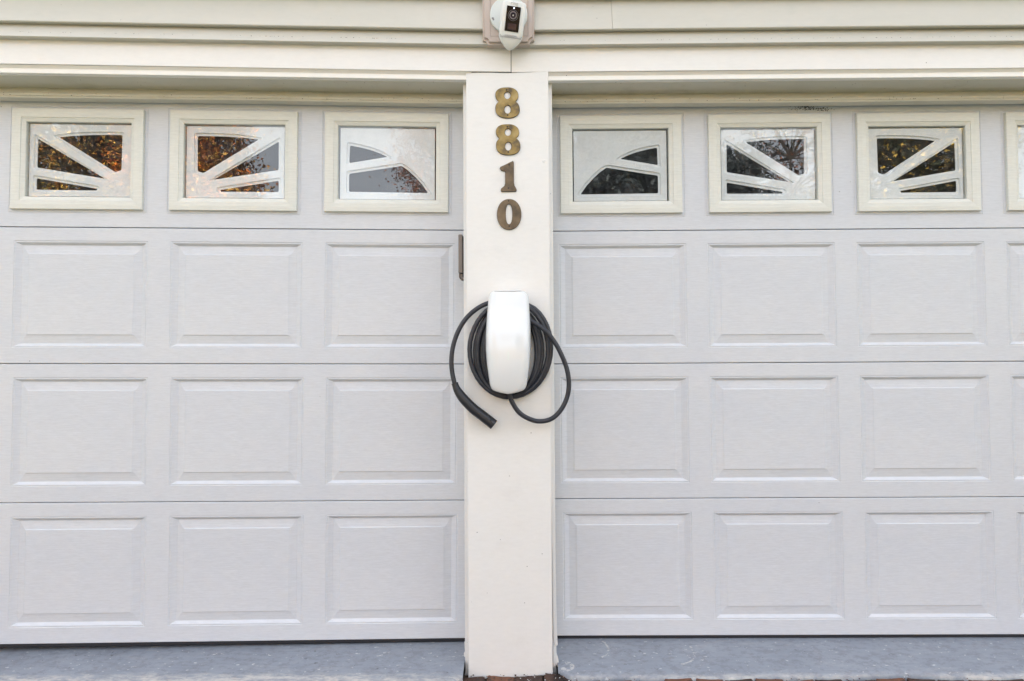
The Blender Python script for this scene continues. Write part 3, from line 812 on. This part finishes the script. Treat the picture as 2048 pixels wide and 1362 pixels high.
# coiled cable, one continuous run: connector -> over the top -> five turns -> out and back up into the box
lead = [(-0.2753, 1.0163), (-0.2828, 1.0497), (-0.2868, 1.0968), (-0.2803, 1.1522), (-0.2608, 1.2078), (-0.2308, 1.2547), (-0.192, 1.2887), (-0.1535, 1.3079), (-0.115, 1.318)]
P = [(x, -0.196 + 0.012 * i / 8, z) for i, (x, z) in enumerate(lead)]
loops = [(0.1600, 0.1840, 1.1430, -0.1800), (0.1440, 0.1775, 1.1385, -0.1900), (0.1285, 0.1715, 1.1340, -0.1765), (0.1130, 0.1660, 1.1295, -0.1905), (0.0995, 0.1610, 1.1250, -0.1780), (0.0960, 0.1560, 1.1215, -0.1950)]
turn = []
steps = 40
for k in range(5):
    A_, B_ = loops[k], loops[k + 1]
    for i in range(steps):
        a = 2 * pi * i / steps; t = i / steps
        # most of the change of size happens hidden behind the box at the top
        tt = min(1, max(0, (t - 0.06) / 0.9)) ; 
        rx, rz, cz, y = [A_[q] + (B_[q] - A_[q]) * tt for q in range(4)]
        wob = 1 + 0.008 * sin(3 * a + k * 1.3)
        xo = 0.004 * sin(k * 2.1)
        bott = max(0, -cos(a)) ** 3
        turn.append((-0.0747 + xo + rx * sin(a) * wob, y - 0.004 * sin(2 * a + k), cz + rz * cos(a)))
tail = [(-0.060, 1.2850), (-0.0265, 1.2589), (0.013, 1.2357), (0.0554, 1.2057), (0.0892, 1.1628), (0.1101, 1.1242), (0.131, 1.073), (0.1403, 1.0178), (0.1343, 0.967), (0.1127, 0.9204), (0.0785, 0.8867), (0.036, 0.8765), (-0.0023, 0.8851), (-0.0403, 0.9086), (-0.0655, 0.9467), (-0.0739, 0.9728), (-0.077, 1.005)]
TY = [-0.200, -0.206, -0.210, -0.2125, -0.212, -0.210, -0.206, -0.204, -0.202, -0.201, -0.200, -0.200, -0.202, -0.206, -0.212, -0.216, -0.220]
pts = smooth_pts(P, 8)[:-1] + [Vector(p) for p in turn[2:]] + smooth_pts([(x, TY[i], z) for i, (x, z) in enumerate(tail)], 8)
# relax the joints between the runs
for _ in range(3):
    q = [pts[0]] + [(pts[i - 1] + pts[i] * 2 + pts[i + 1]) / 4 for i in range(1, len(pts) - 1)] + [pts[-1]]
    pts = q
cpart('cable', tube(pts, 0.0086, 12), M['cable'], smooth=True)
con = [(-0.2745, 1.0170, 0.0118), (-0.2705, 1.0043, 0.0126), (-0.2641, 0.9898, 0.0146), (-0.2532, 0.9735, 0.0168), (-0.2388, 0.9553, 0.0182), (-0.2084, 0.9244, 0.0188), (-0.1791, 0.9016, 0.0190), (-0.1511, 0.8798, 0.0192), (-0.1331, 0.8652, 0.0194)]
cp = smooth_pts([(x, -0.197, z) for x, z, r in con], 5)
rr = []
for i in range(len(con) - 1):
    for k in range(5): rr.append(con[i][2] + (con[i + 1][2] - con[i][2]) * k / 5)
rr.append(con[-1][2])
cp2 = cp + [cp[-1] + (cp[-1] - cp[-2]).normalized() * 0.0012]; rr2 = rr + [rr[-1] - 0.0016]
hn = cpart('connector_handle', tube(cp2, rr2, 24), M['handle'], smooth=True)
hn.data.polygons[-1].use_smooth = False
def ringat(i, name, r, th=0.0009, mat='dark'):
    t = (cp[i + 1] - cp[i]).normalized()
    v, f = tube([cp[i], cp[i] + t * th], [r, r], 24)
    return obj(name, (v, f), M[mat], hn, loc=(0, 0, 0), smooth=False)
ringat(0, 'cable_collar', con[0][2] + 0.0012, 0.0022, 'handle')
ringat(9, 'seam', rr[9] + 0.00035)
v, f = tube([cp[-6] + Vector((0.006, -0.0165, 0.006)), cp[-5] + Vector((0.006, -0.0165, 0.006))], 0.0035, 10)
obj('latch_button', (v, f), M['handle'], hn, loc=(0, 0, 0), smooth=True)

# ------------------------------------------------------------------ mounting block and security camera
mb = empty('mounting_block', 'tan moulded mounting block with notched corners behind the security camera', 'mounting block', (-0.071, -0.16, 2.36))
MBM = Matrix.Translation((0.071, 0.16, -2.36))
def mbp(name, me, mat, **k): return obj(name, me, mat, mb, mtx=MBM, **k)
x0, x1, z0, z1 = -0.1650, 0.0222, 2.2655, 2.458
def notched(i, n=0.0165):
    a, b, c, d = x0 + i, x1 - i, z0 + i, z1 - i; m = n
    out = []
    for (X, Z, sx, sz) in ((a, c, 1, 1), (b, c, -1, 1), (b, d, -1, -1), (a, d, 1, -1)):
        arc = [(X + sx * m * (sin(t * pi / 2)), Z + sz * m * (cos(t * pi / 2))) for t in (0, .25, .5, .75, 1)]
        if (sx * sz) < 0: arc = arc[::-1]
        out += arc
    return out
me = flat([notched(0)], 0.012, 0.002, 2); me.transform(Matrix.Translation((0, -0.184, 0))); mbp('base_frame', me, M['tan'])
me = flat([notched(0.007), [(x0 + .0245, z0 + .0225), (x1 - .0195, z0 + .0225), (x1 - .0195, z1 - .02), (x0 + .0245, z1 - .02)]], 0.003, 0.002, 2)
me.transform(Matrix.Translation((0, -0.201, 0))); mbp('raised_moulding', me, M['tan'])
mbp('inner_panel', box(x0 + .026, x1 - .021, -0.2045, -0.19, z0 + .0245, z1 - .022, 0.003, 2), M['tan'])

sc = empty('security_camera', 'white spotlight security camera with a black face mounted above the pillar', 'security camera', (-0.071, -0.205, 2.366))
SM = Matrix.Translation((0.071, 0.205, -2.366))
def sp_(name, me, mat, mtx=ID, **k): return obj(name, me, mat, sc, mtx=SM @ mtx, **k)
bm = bmesh.new()
v, f = tube([(-0.0705, -0.2045, 2.3665), (-0.0705, -0.214, 2.3665), (-0.0705, -0.2165, 2.3665)], [0.0690, 0.0690, 0.0665], 64)
bp = sp_('base_plate', (v, f), M['camdisc'])
for (a, b) in ((-0.1285, 2.3520), (-0.126, 2.3475)):
    v, f = tube([(a, -0.2172, b), (a, -0.2160, b)], 0.0042 if a < -0.127 else 0.0030, 14)
    obj('screw_cover', (v, f), M['grille'], bp, loc=(0, 0, 0))
v, f = tube([(-0.066, -0.216, 2.385), (-0.062, -0.240, 2.378)], [0.017, 0.015], 20)
sp_('swivel_arm', (v, f), M['camwhite'], smooth=True)
# body frame: local x right, z up the face, -y out of the face
B = (Matrix.Translation((-0.0565, -0.276, 2.3060)) @ Matrix.Rotation(radians(6.5), 4, 'Y') @ Matrix.Rotation(radians(5), 4, 'Z') @ Matrix.Rotation(radians(14), 4, 'X'))
secs = [(0.066, 0.0400, 0.046), (0.062, 0.0430, 0.0485), (0.03, 0.0438, 0.050), (-0.02, 0.0435, 0.049), (-0.046, 0.0425, 0.047), (-0.056, 0.0385, 0.044), (-0.068, 0.0300, 0.038), (-0.079, 0.0200, 0.030), (-0.087, 0.0105, 0.019), (-0.0905, 0.0035, 0.009)]
vs = []; fs = []; n = 40
for (z, hx, hy) in secs:
    for (x, y) in ell(0, 0, hx, hy / 2, n, 4.2 if z > -0.055 else 3.0): vs.append((x, y + 0.0225, z))
for i in range(len(secs) - 1):
    for k in range(n):
        a = i * n + k; b = i * n + (k + 1) % n; fs.append((a, b, b + n, a + n))
fs.append(tuple(range(n))); fs.append(tuple(range((len(secs) - 1) * n, len(secs) * n))[::-1])
bm = bmesh.new(); V = [bm.verts.new(v) for v in vs]
for f in fs: bm.faces.new([V[i] for i in f])
body = sp_('body', recalc(bm), M['camwhite'], B, smooth=True)
def bpart(name, me, mat, **k): return obj(name, me, mat, body, loc=(0, 0, 0), **k)
me = flat([round_poly([(-0.0245, -0.0335), (0.0245, -0.0335), (0.0245, 0.0480), (-0.0245, 0.0480)], 0.0012, 3)], 0.0008, 0.0006, 1)
me.transform(Matrix.Translation((0, -0.0022, 0))); bpart('black_face', me, M['camblack'])
for r0, r1, y, mt in ((0.0185, 0.0182, -0.0042, 'lensring'), (0.0172, 0.0168, -0.0050, 'camblack'), (0.0138, 0.0135, -0.0058, 'lensring'), (0.0098, 0.0090, -0.0066, 'lens')):
    v, f = tube([(0, y + 0.0012, 0.0190), (0, y, 0.0190)], [r0, r1], 28); bpart('lens_ring' if mt != 'lens' else 'lens', (v, f), M[mt])
v, f = tube([(0, -0.0074, 0.0180), (0, -0.0064, 0.0180)], 0.0026, 12); bpart('painted_lens_glint', (v, f), M['print'])  # pale disc modelled as a painted highlight on the lens
v, f = tube([(0.0003, -0.0055, 0.0425), (0.0003, -0.0030, 0.0425)], 0.0026, 12); bpart('indicator_light', (v, f), M['camled'])
me = flat([round_poly([(-0.0150, -0.0285), (0.0150, -0.0285), (0.0150, -0.0080), (-0.0150, -0.0080)], 0.001, 2)], 0.0004, 0.0002, 1)
me.transform(Matrix.Translation((0, -0.0032, 0))); bpart('motion_sensor', me, M['lens'])
# speaker grille: two rows of fine slots
for rz_, hw in ((-0.0475, 0.0385), (-0.0525, 0.0360)):
    bm = bmesh.new()
    for i in range(23):
        x = -hw + 2 * hw * i / 22
        box(x - 0.0007, x + 0.0007, -0.0026 + 0.007 * (x / hw) ** 2, 0.004, rz_ - 0.0020, rz_ + 0.0020, bm=bm)
    bpart('speaker_grille', bm, M['grille'])
fc = bpy.data.curves.new('ring', 'FONT'); fc.body = 'ring'; fc.size = 0.0175; fc.align_x = 'CENTER'; fc.extrude = 0.0001
to = bpy.data.objects.new('t', fc); COL.objects.link(to); dg = bpy.context.evaluated_depsgraph_get(); dg.update()
me = bpy.data.meshes.new_from_object(to.evaluated_get(dg)); bpy.data.objects.remove(to)
me.transform(Matrix(((1, 0, 0, 0), (0, 0, -1, 0), (0, 1, 0, 0), (0, 0, 0, 1)))); me.materials.clear()
me.transform(Matrix.Translation((0, -0.00275, 0.0530)))
bpart('printed_logo', me, M['print'])

# ------------------------------------------------------------------ trees across the road, seen mirrored in the glass
def tree(label, x, y, h, crown_c, crown_r, nleaf, lsize, mat, seed, trunk_r=0.16, clumps=60, sparse=0.0, group='trees facing the garage'):
    rnd = random.Random(seed)
    t = empty('tree', label, 'tree', (x, y, -0.16), group=group)
    parts = []
    c = Vector(crown_c) - Vector((x, y, -0.16)); R = Vector(crown_r)
    tp = [Vector((rnd.uniform(-.1, .1) * i * .3, rnd.uniform(-.1, .1) * i * .3, h * 0.8 * i / 7)) for i in range(8)]
    parts.append(tube(tp, [trunk_r * (1 - 0.11 * i) for i in range(8)], 8))
    cl = []
    for i in range(clumps):
        while True:
            p = Vector((rnd.uniform(-1, 1), rnd.uniform(-1, 1), rnd.uniform(-1, 1)))
            if 0.15 < p.length < 1: break
        p = Vector((p.x * R.x, p.y * R.y, p.z * R.z)) + c
        cl.append(p)
        s0 = min(tp, key=lambda q: (q - p).length + abs(q.z - (p.z - 0.8)) * .8)
        mid = (s0 + p) / 2 + Vector((rnd.uniform(-.3, .3), rnd.uniform(-.3, .3), rnd.uniform(-.1, .35)))
        br = smooth_pts([s0, mid, p], 4)
        r0 = trunk_r * rnd.uniform(0.16, 0.34)
        parts.append(tube(br, [r0 * (1 - 0.10 * k) for k in range(len(br))], 5, False))
        for _ in range(5):
            e = p + Vector((rnd.uniform(-1, 1), rnd.uniform(-1, 1), rnd.uniform(-.6, 1))) * 0.75
            b0 = br[rnd.randrange(4, len(br))]
            parts.append(tube([b0, (b0 + e) / 2 + Vector((rnd.uniform(-.1, .1),) * 3), e], [r0 * .42, r0 * .28, r0 * .12], 4, False))
    obj('trunk', join(parts), M['bark'], t)
    vs = []; fs = []
    for i in range(nleaf):
        p = cl[rnd.randrange(len(cl))]
        q = p + Vector((rnd.gauss(0, .33), rnd.gauss(0, .33), rnd.gauss(0, .26)))
        a = Vector((rnd.gauss(0, 1), rnd.gauss(0, 1), rnd.gauss(0, .7))).normalized() * lsize * rnd.uniform(.6, 1.3)
        b = a.cross(Vector((rnd.gauss(0, 1), rnd.gauss(0, 1), rnd.gauss(0, 1)))).normalized() * a.length * 0.62
        o = len(vs); vs += [tuple(q - a), tuple(q - b * .9), tuple(q + a), tuple(q + b)]; fs.append((o, o + 1, o + 2, o + 3))
    cr = obj('crown', (vs, fs), mat, t); cr['kind'] = 'stuff'
    return t
tree('broad brown and gold autumn tree mirrored in the leftmost window', -11.2, -15.5, 8.5, (-11.3, -15.5, 6.6), (3.3, 2.2, 3.6), 36000, 0.060, M['leaf_mix'], 1, 0.22, 130)
tree('bright orange autumn maple mirrored in the second window of the left door', -7.9, -15.0, 7.5, (-8.15, -15.0, 6.0), (1.7, 1.4, 2.6), 46000, 0.055, M['leaf_orange'], 2, 0.18, 130)
tree('thin rust leaved tree mirrored at the right of the window nearest the pillar', -1.4, -16.5, 9.5, (-0.9, -16.5, 7.6), (1.7, 1.7, 2.2), 9000, 0.045, M['leaf_red'], 3, 0.13, 55)
tree('dense dark evergreen mirrored in the first window of the right door', 3.3, -14.0, 9.0, (3.3, -14.0, 5.6), (2.0, 1.8, 3.3), 30000, 0.075, M['leaf_dark'], 4, 0.2, 80)
tree('low dark evergreen beside a bare tree, mirrored in the second window of the right door', 6.2, -15.0, 7.0, (6.3, -15.0, 5.1), (1.1, 1.3, 1.9), 12000, 0.065, M['leaf_dark'], 5, 0.15, 40)
tree('nearly bare tree with a few rusty leaves right of the low evergreen', 8.2, -15.5, 9.0, (8.2, -15.5, 7.0), (1.5, 1.3, 2.3), 2500, 0.045, M['leaf_red'], 6, 0.12, 40)
tree('dark tree touched with yellow leaves, mirrored in the third window of the right door', 12.0, -16.0, 9.0, (12.0, -16.0, 6.4), (2.7, 2.2, 3.0), 32000, 0.065, M['leaf_gold'], 7, 0.2, 80)
# far wood closing the view across the road
rnd = random.Random(99); vs = []; fs = []
for i in range(26000):
    x = rnd.uniform(-70, 70); top_ = 5.2 + 1.1 * sin(x * .35) + 0.8 * sin(x * .9 + 1) + 0.5 * sin(x * 2.3)
    z = rnd.uniform(-0.1, 1) ** 1 * top_; q = Vector((x, -34 + rnd.uniform(-2, 2), z))
    a = Vector((rnd.gauss(0, 1), rnd.gauss(0, .5), rnd.gauss(0, 1))).normalized() * rnd.uniform(.15, .4)
    b = a.cross(Vector((0, 1, rnd.gauss(0, .4)))).normalized() * a.length
    o = len(vs); vs += [tuple(q - a), tuple(q - b), tuple(q + a), tuple(q + b)]; fs.append((o, o + 1, o + 2, o + 3))
tag(obj('far_woods', (vs, fs), M['leaf_mix']), 'low belt of autumn woods across the road', 'woods', kind='stuff')
